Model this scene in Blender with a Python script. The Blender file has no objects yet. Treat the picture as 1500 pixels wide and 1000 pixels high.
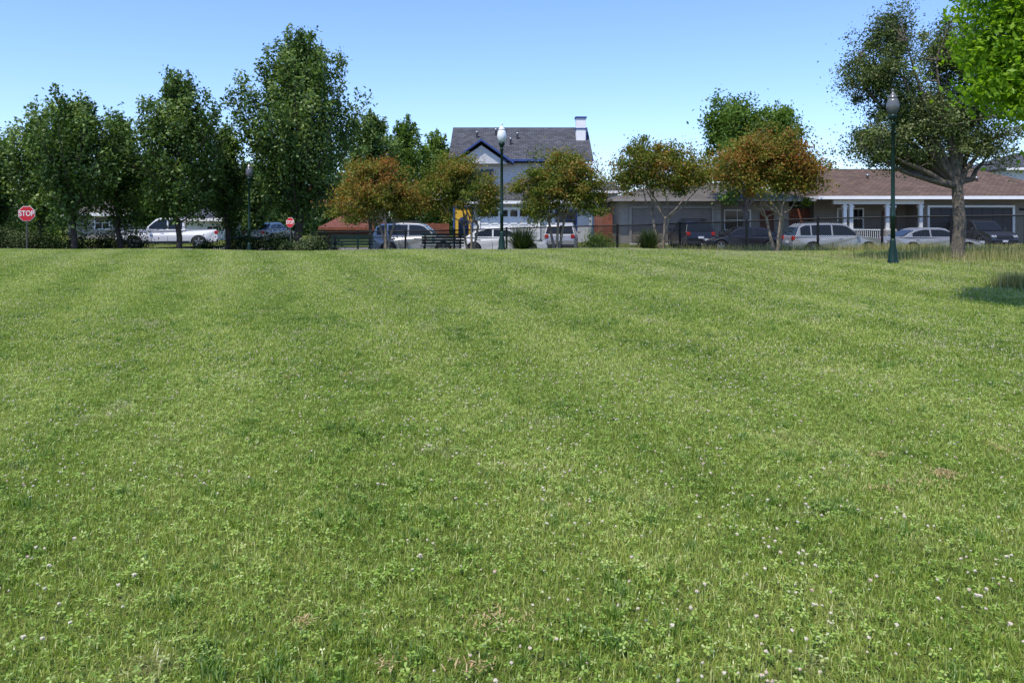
import bpy, bmesh, math, random
import numpy as np
from mathutils import Vector, noise, Matrix
R = np.random.RandomState(7)
random.seed(7)
scene = bpy.context.scene
F = 1150.0
EYE = 1.6
def BX(b, d): return (b-750.0)/F*d          # bearing -> metres east at depth d
def HZ(e, d): return EYE-(e-320.0)/F*d       # elevation -> metres at depth d

def sstep(a, b, v):
    t = np.clip((v-a)/(b-a), 0, 1); return t*t*(3-2*t)
def gz(x, y):
    x = np.asarray(x, float); y = np.asarray(y, float)
    z = 0.50*sstep(5, 24, y) - 0.86*sstep(26.5, 38.2, y)
    z = z + 0.16*sstep(46.1, 46.6, y) + 0.2*sstep(46.6, 50, y)
    z = z + (0.03*np.sin(x*0.35+1)+0.02*np.sin(x*0.8+y*0.4))*(1-sstep(28, 36, y))
    return z
def g(x, y): return float(gz(x, y))

# ------------------------------------------------------------------ materials
def newmat(name):
    m = bpy.data.materials.new(name); m.use_nodes = True
    nt = m.node_tree; nt.nodes.clear()
    out = nt.nodes.new('ShaderNodeOutputMaterial')
    return m, nt, out
def N(nt, t, **kw):
    n = nt.nodes.new(t)
    for k, v in kw.items(): setattr(n, k, v)
    return n
def mixc(nt, fac, a, b, mode='MIX'):
    n = nt.nodes.new('ShaderNodeMix'); n.data_type = 'RGBA'; n.blend_type = mode
    for sock, v in ((n.inputs[0], fac), (n.inputs[6], a), (n.inputs[7], b)):
        if isinstance(v, (int, float)): sock.default_value = v
        elif isinstance(v, tuple): sock.default_value = (*v[:3], 1)
        else: nt.links.new(v, sock)
    return n.outputs[2]
def mathn(nt, op, a, b=None, c=None, clamp=False):
    n = nt.nodes.new('ShaderNodeMath'); n.operation = op; n.use_clamp = clamp
    for i, v in enumerate((a, b, c)):
        if v is None: continue
        if isinstance(v, (int, float)): n.inputs[i].default_value = v
        else: nt.links.new(v, n.inputs[i])
    return n.outputs[0]
def ramp(nt, fac, stops):
    n = nt.nodes.new('ShaderNodeValToRGB'); cr = n.color_ramp
    while len(cr.elements) < len(stops): cr.elements.new(0.5)
    for e, (p, c) in zip(cr.elements, stops):
        e.position = p; e.color = (*c[:3], 1) if isinstance(c, tuple) else (c, c, c, 1)
    nt.links.new(fac, n.inputs[0]); return n.outputs[0]
def noisen(nt, vec, scale, detail=3, rough=0.55):
    n = nt.nodes.new('ShaderNodeTexNoise'); n.inputs['Scale'].default_value = scale
    n.inputs['Detail'].default_value = detail; n.inputs['Roughness'].default_value = rough
    if vec is not None: nt.links.new(vec, n.inputs['Vector'])
    return n.outputs['Fac']

def simple(name, col, rough=0.6, metal=0.0, var=0.15, scale=3.0, bump=0.0, bscale=40, coat=0.0, lap=0.0, spec=0.5):
    m, nt, out = newmat(name)
    p = N(nt, 'ShaderNodeBsdfPrincipled')
    tc = N(nt, 'ShaderNodeTexCoord').outputs['Object']
    n1 = noisen(nt, tc, scale, 5)
    dark = tuple(c*(1-var) for c in col); lite = tuple(min(1, c*(1+var)) for c in col)
    c = mixc(nt, ramp(nt, n1, [(0.3, 0.0), (0.7, 1.0)]), dark, lite)
    nt.links.new(c, p.inputs['Base Color'])
    p.inputs['Roughness'].default_value = rough; p.inputs['Metallic'].default_value = metal
    p.inputs['Coat Weight'].default_value = coat
    p.inputs['Specular IOR Level'].default_value = spec
    if lap > 0:
        w = N(nt, 'ShaderNodeTexWave', wave_type='BANDS', bands_direction='Z', wave_profile='SAW')
        w.inputs['Scale'].default_value = lap
        nt.links.new(tc, w.inputs['Vector'])
        b = N(nt, 'ShaderNodeBump'); b.inputs['Strength'].default_value = 0.8; b.inputs['Distance'].default_value = 0.03
        nt.links.new(w.outputs['Fac'], b.inputs['Height']); nt.links.new(b.outputs[0], p.inputs['Normal'])
    elif bump > 0:
        b = N(nt, 'ShaderNodeBump'); b.inputs['Strength'].default_value = bump; b.inputs['Distance'].default_value = 0.02
        nt.links.new(noisen(nt, tc, bscale, 4), b.inputs['Height']); nt.links.new(b.outputs[0], p.inputs['Normal'])
    nt.links.new(p.outputs[0], out.inputs[0]); return m

def shingle(name, a, b2):
    m, nt, out = newmat(name)
    p = N(nt, 'ShaderNodeBsdfPrincipled'); p.inputs['Roughness'].default_value = 0.9; p.inputs['Specular IOR Level'].default_value = 0.2
    tc = N(nt, 'ShaderNodeTexCoord').outputs['Object']
    br = N(nt, 'ShaderNodeTexBrick'); nt.links.new(tc, br.inputs['Vector'])
    br.inputs['Scale'].default_value = 1.0; br.inputs['Brick Width'].default_value = 0.35; br.inputs['Row Height'].default_value = 0.22
    br.inputs['Mortar Size'].default_value = 0.015
    br.inputs['Color1'].default_value = (*a, 1); br.inputs['Color2'].default_value = (*b2, 1)
    br.inputs['Mortar'].default_value = (a[0]*.4, a[1]*.4, a[2]*.4, 1)
    c = mixc(nt, noisen(nt, tc, 0.9, 6, 0.7), (0.6, 0.6, 0.6), (1.4, 1.4, 1.4))
    nt.links.new(mixc(nt, 1.0, br.outputs['Color'], c, 'MULTIPLY'), p.inputs['Base Color'])
    nt.links.new(p.outputs[0], out.inputs[0]); return m

def leafmat(name, stops, trans=0.35, gloss=0.015):
    m, nt, out = newmat(name)
    at = N(nt, 'ShaderNodeAttribute', attribute_name='tone')
    geo = N(nt, 'ShaderNodeNewGeometry')
    v = mathn(nt, 'ADD', at.outputs['Fac'], mathn(nt, 'MULTIPLY', mathn(nt, 'SUBTRACT', geo.outputs['Random Per Island'], 0.5), 0.55), clamp=True)
    c = ramp(nt, v, stops)
    d = N(nt, 'ShaderNodeBsdfDiffuse'); nt.links.new(c, d.inputs[0])
    t = N(nt, 'ShaderNodeBsdfTranslucent')
    nt.links.new(mixc(nt, 1.0, c, (1.25, 1.35, 0.6), 'MULTIPLY'), t.inputs[0])
    ms = N(nt, 'ShaderNodeMixShader'); ms.inputs[0].default_value = trans
    nt.links.new(d.outputs[0], ms.inputs[1]); nt.links.new(t.outputs[0], ms.inputs[2])
    gl = N(nt, 'ShaderNodeBsdfGlossy'); gl.inputs['Roughness'].default_value = 0.5
    gl.inputs[0].default_value = (0.8, 0.9, 0.7, 1)
    m2 = N(nt, 'ShaderNodeMixShader'); m2.inputs[0].default_value = gloss
    nt.links.new(ms.outputs[0], m2.inputs[1]); nt.links.new(gl.outputs[0], m2.inputs[2])
    nt.links.new(m2.outputs[0], out.inputs[0]); return m

def lawn_color(nt):
    geo = N(nt, 'ShaderNodeNewGeometry'); pos = geo.outputs['Position']
    sx = N(nt, 'ShaderNodeSeparateXYZ'); nt.links.new(pos, sx.inputs[0])
    # faint mower stripes running away to the north-west, worn away in places
    wob = mathn(nt, 'MULTIPLY', noisen(nt, pos, 0.22, 2), 1.2)
    s = mathn(nt, 'ADD', mathn(nt, 'ADD', sx.outputs[0], mathn(nt, 'MULTIPLY', sx.outputs[1], 0.36)), wob)
    st = mathn(nt, 'MULTIPLY_ADD', mathn(nt, 'SINE', mathn(nt, 'MULTIPLY', s, 3.1)), 0.5, 0.5)
    st = mathn(nt, 'MULTIPLY', st, ramp(nt, noisen(nt, pos, 0.16, 2), [(0.35, 0.35), (0.58, 1.0)]))
    big = noisen(nt, pos, 0.40, 4, 0.6)
    med = noisen(nt, pos, 3.2, 5, 0.78)
    a = mathn(nt, 'ADD', mathn(nt, 'MULTIPLY', big, 0.30), mathn(nt, 'MULTIPLY', med, 0.70))
    a = mathn(nt, 'ADD', mathn(nt, 'ADD', a, 0.105), mathn(nt, 'MULTIPLY', st, 0.15))
    c = ramp(nt, a, [(0.42, (0.165, 0.245, 0.030)), (0.60, (0.300, 0.400, 0.052)), (0.78, (0.440, 0.515, 0.100)), (0.96, (0.56, 0.57, 0.20))])
    dr = ramp(nt, noisen(nt, pos, 1.3, 5, 0.7), [(0.58, 0.0), (0.74, 0.6)])
    c = mixc(nt, dr, c, (0.58, 0.52, 0.26))
    return c, geo

def blademat(name, mul, trans=0.42):
    m, nt, out = newmat(name)
    c, geo = lawn_color(nt)
    rnd = geo.outputs['Random Per Island']
    r_ = ramp(nt, rnd, [(0.0, (0.38, 0.52, 0.38)), (0.45, (1.0, 1.0, 1.0)), (0.86, (1.25, 1.12, 1.5)), (0.90, (1.45, 1.18, 2.8))])
    c = mixc(nt, 1.0, c, mixc(nt, 1.0, r_, mul, 'MULTIPLY'), 'MULTIPLY')
    d = N(nt, 'ShaderNodeBsdfDiffuse'); nt.links.new(c, d.inputs[0])
    t = N(nt, 'ShaderNodeBsdfTranslucent'); nt.links.new(mixc(nt, 1.0, c, (1.15, 1.22, 0.6), 'MULTIPLY'), t.inputs[0])
    ms = N(nt, 'ShaderNodeMixShader'); ms.inputs[0].default_value = trans
    nt.links.new(d.outputs[0], ms.inputs[1]); nt.links.new(t.outputs[0], ms.inputs[2])
    gl = N(nt, 'ShaderNodeBsdfGlossy'); gl.inputs['Roughness'].default_value = 0.4
    m2 = N(nt, 'ShaderNodeMixShader'); m2.inputs[0].default_value = 0.05
    nt.links.new(ms.outputs[0], m2.inputs[1]); nt.links.new(gl.outputs[0], m2.inputs[2]); nt.links.new(m2.outputs[0], out.inputs[0])
    return m
M_BLADE = blademat('grass_blades', (1.0, 1.0, 1.0)); M_TUFT = blademat('coarse_grass', (0.50, 0.66, 0.55)); M_CLOV = blademat('clover_leaf', (0.80, 0.92, 0.85), 0.3)

m, nt, out = newmat('ground_soil_grass')
c, geo = lawn_color(nt)
p = N(nt, 'ShaderNodeBsdfPrincipled'); p.inputs['Roughness'].default_value = 1.0; p.inputs['Specular IOR Level'].default_value = 0.05
fine = noisen(nt, geo.outputs['Position'], 45, 5, 0.75)
c2 = mixc(nt, ramp(nt, fine, [(0.40, 0.0), (0.75, 0.5)]), (0.055, 0.06, 0.02), c)
nt.links.new(c2, p.inputs['Base Color'])
nt.links.new(p.outputs[0], out.inputs[0]); M_GROUND = m

M_BARK = simple('bark_brown', (0.065, 0.048, 0.036), 0.95, var=0.45, scale=9, bump=0.8, bscale=30)
M_BARKG = simple('bark_gray', (0.13, 0.105, 0.08), 0.95, var=0.4, scale=9, bump=0.8, bscale=30)
M_BARKL = simple('bark_pale', (0.26, 0.20, 0.145), 0.85, var=0.4, scale=6, bump=0.3)
L_DARK = leafmat('leaves_dark', [(0.0, (0.024, 0.052, 0.010)), (0.5, (0.080, 0.142, 0.028)), (0.85, (0.170, 0.240, 0.056)), (1.0, (0.26, 0.33, 0.12))], 0.32, .03)
L_MID = leafmat('leaves_mid', [(0.0, (0.045, 0.090, 0.014)), (0.5, (0.12, 0.195, 0.032)), (1.0, (0.23, 0.31, 0.07))], 0.35)
L_OAK = leafmat('leaves_oak', [(0.0, (0.032, 0.052, 0.014)), (0.5, (0.100, 0.138, 0.040)), (0.9, (0.20, 0.23, 0.085)), (1.0, (0.27, 0.28, 0.13))], 0.30, .025)
L_LIME = leafmat('leaves_lime', [(0.0, (0.10, 0.20, 0.010)), (0.5, (0.21, 0.35, 0.02)), (1.0, (0.32, 0.46, 0.04))], 0.5)
L_MYR = leafmat('leaves_myrtle', [(0.0, (0.045, 0.080, 0.014)), (0.35, (0.130, 0.170, 0.026)), (0.6, (0.22, 0.205, 0.038)), (0.8, (0.29, 0.165, 0.038)), (1.0, (0.30, 0.11, 0.032))], 0.38)
L_SHRUB = leafmat('leaves_shrub', [(0.0, (0.01, 0.025, 0.008)), (0.5, (0.035, 0.058, 0.017)), (1.0, (0.14, 0.16, 0.07))], 0.2)
L_DRY = leafmat('dry_grass', [(0.0, (0.10, 0.15, 0.025)), (0.4, (0.24, 0.25, 0.08)), (0.8, (0.46, 0.39, 0.19)), (1.0, (0.58, 0.49, 0.28))], 0.4)
L_DIST = leafmat('leaves_distant', [(0.0, (0.018, 0.04, 0.012)), (0.5, (0.06, 0.11, 0.028)), (1.0, (0.13, 0.18, 0.055))], 0.3)

M_WHITE = simple('white_paint', (0.78, 0.76, 0.73), 0.5, var=0.05)
M_BLUET = simple('blue_trim', (0.03, 0.06, 0.20), 0.5, var=0.1)
M_TAUPE = simple('taupe_siding', (0.22, 0.185, 0.145), 0.7, var=0.08, lap=1.6)
M_GRAYS = simple('gray_siding', (0.29, 0.26, 0.22), 0.7, var=0.08, lap=1.6)
M_LAV = simple('pale_gray_siding', (0.64, 0.62, 0.60), 0.7, var=0.06, lap=1.6)
M_DOOR_T = simple('garage_paint_taupe', (0.18, 0.15, 0.12), 0.6, var=0.05)
M_DOOR_D = simple('garage_paint_dark', (0.050, 0.042, 0.038), 0.6, var=0.08)
M_DOOR_W = simple('garage_paint_white', (0.70, 0.69, 0.69), 0.6, var=0.05)
M_YEL = simple('yellow_paint', (0.62, 0.36, 0.03), 0.6, var=0.06)
M_REDF = simple('redwood_fence', (0.19, 0.060, 0.032), 0.85, var=0.35, scale=2)
M_BRICK = simple('red_tiles', (0.15, 0.055, 0.036), 0.85, var=0.4, scale=6, spec=.2)
M_ROOFG = shingle('shingle_gray', (0.055, 0.056, 0.062), (0.095, 0.096, 0.105))
M_ROOFB = shingle('shingle_brown', (0.095, 0.063, 0.046), (0.15, 0.10, 0.072))
M_ROOFT = shingle('shingle_taupe', (0.095, 0.083, 0.068), (0.145, 0.126, 0.10))
M_ASPH = simple('asphalt', (0.055, 0.055, 0.057), 0.9, var=0.25, scale=2, bump=0.3, bscale=80)
M_CONC = simple('concrete', (0.30, 0.28, 0.255), 0.9, var=0.12, scale=1.5, bump=0.2)
M_LINE = simple('road_paint', (0.7, 0.6, 0.15), 0.7)
M_GREENP = simple('green_iron', (0.006, 0.026, 0.018), 0.45, var=0.2, spec=.3)
M_BLACK = simple('black_iron', (0.008, 0.008, 0.009), 0.5, var=0.2, spec=.3)
M_RED = simple('sign_red', (0.55, 0.012, 0.018), 0.45, var=0.04)
M_STEEL = simple('galvanised_steel', (0.35, 0.35, 0.35), 0.4, 0.8)
M_POST = simple('weathered_post', (0.06, 0.062, 0.058), 0.8)
M_TYRE = simple('tyre_rubber', (0.02, 0.02, 0.02), 0.85)
M_RIM = simple('alloy_rim', (0.5, 0.5, 0.52), 0.3, 0.9)
M_PLAST = simple('black_plastic', (0.02, 0.02, 0.022), 0.6)
M_TAIL = simple('tail_light', (0.45, 0.01, 0.01), 0.15, coat=1)
M_HEAD = simple('head_light', (0.7, 0.72, 0.75), 0.1, 0.3, coat=1)
M_PLATE = simple('licence_plate', (0.7, 0.7, 0.72), 0.4)
m, nt, out = newmat('window_glass'); p = N(nt, 'ShaderNodeBsdfPrincipled')
p.inputs['Base Color'].default_value = (0.015, 0.018, 0.02, 1); p.inputs['Roughness'].default_value = 0.06; p.inputs['Specular IOR Level'].default_value = 0.35
nt.links.new(p.outputs[0], out.inputs[0]); M_GLASS = m
def globe(nm, v):
    m, nt, out = newmat(nm); p = N(nt, 'ShaderNodeBsdfPrincipled')
    p.inputs['Base Color'].default_value = (v, v*1.02, v*1.02, 1); p.inputs['Roughness'].default_value = 0.2
    nt.links.new(p.outputs[0], out.inputs[0]); return m
M_GLOBE = globe('lamp_globe', 0.7); M_GLOBE2 = globe('lamp_globe_shaded', 0.12)  # second globe is a darkened copy, tree shade put into its colour
def paint(name, col, metal=0.35): return simple(name, col, 0.3, metal, var=0.02, coat=0.5)
P_SILV = paint('paint_silver', (0.42, 0.41, 0.39)); P_WHITE = paint('paint_white', (0.74, 0.73, 0.71), 0.0)
P_BLACK = paint('paint_black', (0.012, 0.012, 0.014), 0.0); P_GRAY = paint('paint_gray', (0.045, 0.048, 0.052)); P_DARK = paint('paint_charcoal', (0.016, 0.015, 0.017), 0.0)

# ------------------------------------------------------------------ mesh helpers
def link(o, parent=None):
    scene.collection.objects.link(o)
    if parent: o.parent = parent
    return o
def empty(name, loc=(0, 0, 0), rot=0.0):
    e = bpy.data.objects.new(name, None); e.location = loc; e.rotation_euler = (0, 0, rot); e.empty_display_size = 0.3
    return link(e)
def mk(name, v, f, mat, parent=None, smooth=False, bevel=0, seg=2):
    me = bpy.data.meshes.new(name); me.from_pydata([tuple(a) for a in v], [], f); me.update()
    bm = bmesh.new(); bm.from_mesh(me)
    bmesh.ops.recalc_face_normals(bm, faces=bm.faces); bm.to_mesh(me); bm.free()
    for mm in (mat if isinstance(mat, (list, tuple)) else [mat]): me.materials.append(mm)
    if smooth: me.polygons.foreach_set('use_smooth', [True]*len(me.polygons))
    o = bpy.data.objects.new(name, me); link(o, parent)
    if bevel:
        b = o.modifiers.new('b', 'BEVEL'); b.width = bevel; b.segments = seg; b.limit_method = 'ANGLE'; b.angle_limit = math.radians(30)
    return o
BF = [(0, 1, 3, 2), (4, 6, 7, 5), (0, 4, 5, 1), (2, 3, 7, 6), (0, 2, 6, 4), (1, 5, 7, 3)]
def boxes(name, bl, mat, parent=None, bevel=0):
    v = []; f = []
    for (x0, x1, y0, y1, z0, z1) in bl:
        b = len(v)
        v += [(x, y, z) for x in (x0, x1) for y in (y0, y1) for z in (z0, z1)]
        f += [tuple(i+b for i in q) for q in BF]
    return mk(name, v, f, mat, parent, bevel=bevel)
def lathe(name, prof, mat, parent=None, seg=16, loc=(0, 0, 0), axis='Z', smooth=True):
    v = []; f = []
    for (r, z) in prof:
        for k in range(seg):
            a = 2*math.pi*k/seg
            if axis == 'Z': v.append((loc[0]+r*math.cos(a), loc[1]+r*math.sin(a), loc[2]+z))
            else: v.append((loc[0]+r*math.cos(a), loc[1]+z, loc[2]+r*math.sin(a)))
    for i in range(len(prof)-1):
        for k in range(seg):
            f.append((i*seg+k, i*seg+(k+1) % seg, (i+1)*seg+(k+1) % seg, (i+1)*seg+k))
    f.append(tuple(range(seg))[::-1]); f.append(tuple(range((len(prof)-1)*seg, len(prof)*seg)))
    return mk(name, v, f, mat, parent, smooth=smooth)
def tubes(name, lines, mat, parent=None, seg=6):
    V = []; Fc = []
    for pts, rad in lines:
        pts = [Vector(p) for p in pts]; base = len(V); n = len(pts)
        for i, p in enumerate(pts):
            d = (pts[min(i+1, n-1)]-pts[max(i-1, 0)])
            if d.length < 1e-6: d = Vector((0, 0, 1))
            d.normalize()
            a = d.cross(Vector((0.13, 0.97, 0.2))).normalized(); b = d.cross(a)
            for k in range(seg):
                t = 2*math.pi*k/seg; V.append(p+(a*math.cos(t)+b*math.sin(t))*rad[i])
        for i in range(n-1):
            for k in range(seg):
                Fc.append((base+i*seg+k, base+i*seg+(k+1) % seg, base+(i+1)*seg+(k+1) % seg, base+(i+1)*seg+k))
    return mk(name, V, Fc, mat, parent, smooth=True)
def fastmesh(name, verts, k, mat, tone=None):
    n = len(verts); nf = n//k
    me = bpy.data.meshes.new(name)
    me.vertices.add(n); me.vertices.foreach_set('co', verts.astype(np.float32).ravel())
    me.loops.add(n); me.loops.foreach_set('vertex_index', np.arange(n, dtype=np.int32))
    me.polygons.add(nf); me.polygons.foreach_set('loop_start', np.arange(0, n, k, dtype=np.int32))
    me.polygons.foreach_set('loop_total', np.full(nf, k, np.int32))
    me.update(calc_edges=True)
    if tone is not None:
        a = me.attributes.new('tone', 'FLOAT', 'POINT'); a.data.foreach_set('value', np.repeat(tone, k).astype(np.float32))
    me.materials.append(mat)
    return me
def unit(a): return a/np.maximum(np.linalg.norm(a, axis=1, keepdims=True), 1e-6)
def leafverts(C, size, up=0.6, asp=0.5):
    n = len(C)
    nr = unit(R.normal(size=(n, 3))+np.array([0, 0, up]))
    t = unit(np.cross(nr, R.normal(size=(n, 3)))); b = np.cross(nr, t)
    s = (size*(0.6+0.8*R.rand(n)))[:, None]
    V = np.stack([C+t*s, C+b*s*asp, C-t*s*0.8, C-b*s*asp], 1).reshape(-1, 3)
    return V
def leaves(name, C, size, tone, mat, parent=None, up=0.6, asp=0.5):
    me = fastmesh(name, leafverts(C, size, up, asp), 4, mat, tone)
    o = bpy.data.objects.new(name, me); return link(o, parent)

# ------------------------------------------------------------------ trees
def upright_tree(name, x, y, top, width, mat=L_DARK, nb=60, leaf=0.085, per=520, low=0.14, trunk_r=0.13, bark=M_BARK, cone=0.34):
    bz = g(x, y)
    H = top-bz; e = empty(name, (x, y, bz)); Rm = width/2
    lines = []; Cs = []; Ts = []
    tp = [(R.normal()*0.04*i, R.normal()*0.04*i, H*0.9*i/8) for i in range(9)]; tp[0] = (0, 0, -0.1)
    lines.append((tp, [trunk_r*(1-0.11*i)+0.01 for i in range(9)]))
    for i in range(nb):
        u = (i+R.rand())/nb; h = H*(low+(0.90-low)*u**0.95); az = i*2.399+R.normal()*0.3
        prof = min(1, 0.66+1.3*u) if u < 0.3 else (1-((u-0.3)/0.7)**1.3*0.85)
        L = Rm*prof*(0.50+0.70*R.rand())
        cap = H*(0.99-cone*(L/Rm)**1.1+0.06*R.normal())
        rise = max(0.05, min(L*(0.55+1.1*R.rand()+0.7*u), (min(cap, H)-h)))
        pts = []
        for k in range(6):
            t = k/5
            pts.append(np.array([math.cos(az)*L*t**0.85, math.sin(az)*L*t**0.85, h+rise*(0.35*t+0.65*t**1.6)]))
        pts = np.array(pts)
        lines.append(([tuple(q) for q in pts], [trunk_r*(0.30-0.052*k)*(1.1-u*0.7) for k in range(6)]))
        tone0 = 0.46+R.normal()*0.16
        nt_ = 8
        for s in range(nt_):
            t = 0.12+0.98*(s+R.rand())/nt_
            tc = min(t, 1.0)
            base = np.array([np.interp(tc*5, range(6), pts[:, a]) for a in range(3)])
            tipf = max(0.0, (t-0.6)/0.4)
            c = base+R.normal(size=3)*0.15*(1-0.5*tipf)*(0.7+0.4*L); c[2] += abs(R.normal())*0.10+0.14*tipf
            lines.append(([tuple(base), tuple(c)], [0.012, 0.004]))
            n = int(per*(0.35+0.65*L/max(Rm, .1))*(0.4+1.2*R.rand())/nt_*(1-0.45*tipf))+4
            sg = (0.13+0.05*L)*(1-0.45*tipf)
            Cs.append(c+R.normal(size=(n, 3))*np.array([sg, sg, sg*1.45])); Ts.append(np.full(n, tone0+R.normal()*0.15+0.06*tipf))
    for q in range(6):
        px_, py_ = R.normal(size=2)*0.13*(q > 0)*width/4; zt = H*(1.0 if q == 0 else 0.86+0.12*R.rand()); n = per//9
        zz = zt-abs(R.normal(size=n))*H*0.07; wd = 0.05+(zt-zz)*0.25
        Cs.append(np.stack([px_+R.normal(size=n)*wd, py_+R.normal(size=n)*wd, zz], 1)); Ts.append(np.full(n, 0.5))
    tubes('trunk', lines, bark, e, 5); leaves('foliage', np.concatenate(Cs), leaf, np.concatenate(Ts), mat, e)
    return e

def round_tree(name, x, y, lobes, mat, leaf=0.06, clumps=90, per=260, sig=0.22, fork=1.3, trunk_r=0.1, bark=M_BARKG, nl=9, rust=0.0, base_tone=0.4,
               multi=1, flat=0.75, lean=0.0, depth_bias=0.42, tvar=0.13, wisp=0.0):
    """lobes: (dx,dy,z_abs,rx,ry,rz,weight)"""
    bz = g(x, y); e = empty(name, (x, y, bz))
    W = np.array([l[6] for l in lobes], float); W /= W.sum()
    cl = []
    for i in range(clumps):
        l = lobes[R.choice(len(lobes), p=W)]
        d = unit(R.normal(size=(1, 3)))[0]; r = R.rand()**depth_bias*(1+wisp*abs(R.normal()))
        r *= (0.85+0.4*noise.noise(Vector((d[0]*1.7+x, d[1]*1.7, d[2]*1.7+y))))
        cl.append((l[0]+d[0]*l[3]*r, l[1]+d[1]*l[4]*r, l[2]-bz+d[2]*l[5]*r))
    cl = np.array(cl)
    lines = []; nodes = []
    fk = np.array([lean, 0, fork])
    stems = []
    for s in range(multi):
        a = s*2*math.pi/multi+0.6; o = 0.0 if multi == 1 else 0.10
        p0 = np.array([math.cos(a)*o*0.5, math.sin(a)*o*0.5, -0.1]); top = fk+np.array([math.cos(a), math.sin(a), 0])*(0 if multi == 1 else 0.35)
        mid = (p0+top)/2+R.normal(size=3)*0.04
        rr = trunk_r if multi == 1 else trunk_r*0.62
        lines.append(([tuple(p0), tuple(p0*0.7+mid*0.3), tuple(mid), tuple(top)], [rr*1.35, rr*1.05, rr*0.95, rr*0.85])); stems.append((top, rr))
    idx = R.permutation(clumps)[:nl]
    for j in idx:
        st, rr = stems[R.randint(multi)]
        c = cl[j]; pts = []
        m1 = st*0.5+c*0.5+np.array([0, 0, -0.08])*np.linalg.norm(c-st)*0.6+R.normal(size=3)*0.1
        for k in range(7):
            t = k/6; q = st*(1-t)**2+2*m1*t*(1-t)+c*t*t+R.normal(size=3)*0.03*(k > 0)
            pts.append(q); nodes.append(q)
        lines.append(([tuple(q) for q in pts], [rr*(0.62-0.09*k) for k in range(7)]))
    nd = np.array(nodes)
    Cs = []; Ts = []
    zmin = cl[:, 2].min(); zmax = cl[:, 2].max()
    for c in cl:
        dd = np.linalg.norm(nd-c, axis=1)+np.maximum(0, nd[:, 2]-c[2])*0.8; q = nd[dd.argmin()]
        m1 = (q+c)/2+R.normal(size=3)*0.07
        lines.append(([tuple(q), tuple(m1), tuple(c)], [0.010+trunk_r*0.04, 0.007+trunk_r*0.015, 0.004]))
        n = int(per*(0.3+1.4*R.rand())); sg = sig*(0.5+1.1*R.rand())
        off = R.normal(size=(n, 3))*np.array([sg*(.7+.7*R.rand()), sg, sg*flat])
        Cs.append(c+off)
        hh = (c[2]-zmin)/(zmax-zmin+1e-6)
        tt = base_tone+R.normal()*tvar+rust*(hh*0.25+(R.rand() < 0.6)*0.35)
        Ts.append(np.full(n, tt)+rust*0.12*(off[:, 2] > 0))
    tubes('trunk', lines, bark, e); leaves('foliage', np.concatenate(Cs), leaf, np.clip(np.concatenate(Ts), 0, 1), mat, e)
    return e

def shrub(name, x, y, w, h, mat=L_SHRUB, n=2600, leaf=0.04, tone=0.4, spiky=False):
    bz = g(x, y); e = empty(name, (x, y, bz))
    if spiky:
        n2 = 900; az = R.rand(n2)*6.283; el = R.rand(n2)**0.6*1.45+0.05
        L = h*(0.65+0.4*R.rand(n2)); d = np.stack([np.cos(az)*np.cos(el), np.sin(az)*np.cos(el), np.sin(el)], 1)
        side = unit(np.cross(d, np.array([0, 0, 1.0])+R.normal(size=(n2, 3))*0.2))*0.014
        b = np.stack([np.cos(az), np.sin(az), 0*az], 1)*0.08*w
        V = np.stack([b-side, b+side, b+d*L[:, None]*np.array([w/h*0.8, w/h*0.8, 1])+side*0.1, b+d*L[:, None]*np.array([w/h*.8, w/h*.8, 1])-side*0.1], 1).reshape(-1, 3)
        me = fastmesh('leaves', V, 4, mat, np.clip(tone+R.normal(size=n2)*0.12, 0, 1)); link(bpy.data.objects.new('leaves', me), e); return e
    lines = []; Cs = []; Ts = []
    for k in range(26):
        d = unit(R.normal(size=(1, 3)))[0]; d[2] = abs(d[2]); r = 0.5+0.42*R.rand()
        c = np.array([d[0]*w/2*r, d[1]*w/2*r, 0.12*h+d[2]*h*0.78*r])
        lines.append(([(R.normal()*.04, R.normal()*.04, -0.03), tuple(c*0.6), tuple(c)], [0.014, 0.009, 0.004]))
        m_ = n//26; sg = 0.14*min(w, h)+0.03
        Cs.append(c+R.normal(size=(m_, 3))*sg); Ts.append(np.full(m_, tone+R.normal()*0.14))
    C = np.concatenate(Cs); C[:, 2] = np.abs(C[:, 2])
    tubes('stems', lines, M_BARK, e, 4); leaves('leaves', C, leaf, np.clip(np.concatenate(Ts), 0, 1), mat, e); return e

# left group
upright_tree('pear_tree', BX(108, 32), 32, HZ(148, 32), 4.6, nb=56, per=520, cone=.20, low=.20)
upright_tree('pear_tree', BX(176, 35), 35, HZ(170, 35), 2.9, nb=38, per=400, cone=.22, low=.20)
upright_tree('pear_tree', BX(55, 34), 34, HZ(172, 34), 2.8, nb=36, per=380, cone=.22, low=.20)
upright_tree('pear_tree', BX(262, 34), 34, HZ(110, 34), 4.7, nb=60, per=560, low=.19)
upright_tree('pear_tree', BX(332, 37), 37, HZ(182, 37), 2.8, nb=38, per=400, low=.20)
upright_tree('pear_tree', BX(438, 36.5), 36.5, HZ(46, 36.5), 6.2, nb=98, per=700, leaf=0.09, trunk_r=0.2, low=0.16, cone=.28)
upright_tree('pear_tree', BX(-12, 37), 37, HZ(185, 37), 3.2, nb=40, per=440, leaf=0.09)
upright_tree('pear_tree', BX(-90, 33), 33, HZ(170, 33), 4.4, nb=44, per=460, leaf=0.09)
upright_tree('street_tree', BX(543, 52), 52, HZ(160, 52), 4.6, nb=54, per=520, leaf=0.11)
upright_tree('street_tree', BX(592, 56), 56, HZ(176, 56), 4.6, nb=50, per=500, leaf=0.11, mat=L_MID)
upright_tree('street_tree', BX(640, 60), 60, HZ(194, 60), 4.2, nb=46, per=460, leaf=0.12, mat=L_MID)
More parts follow.
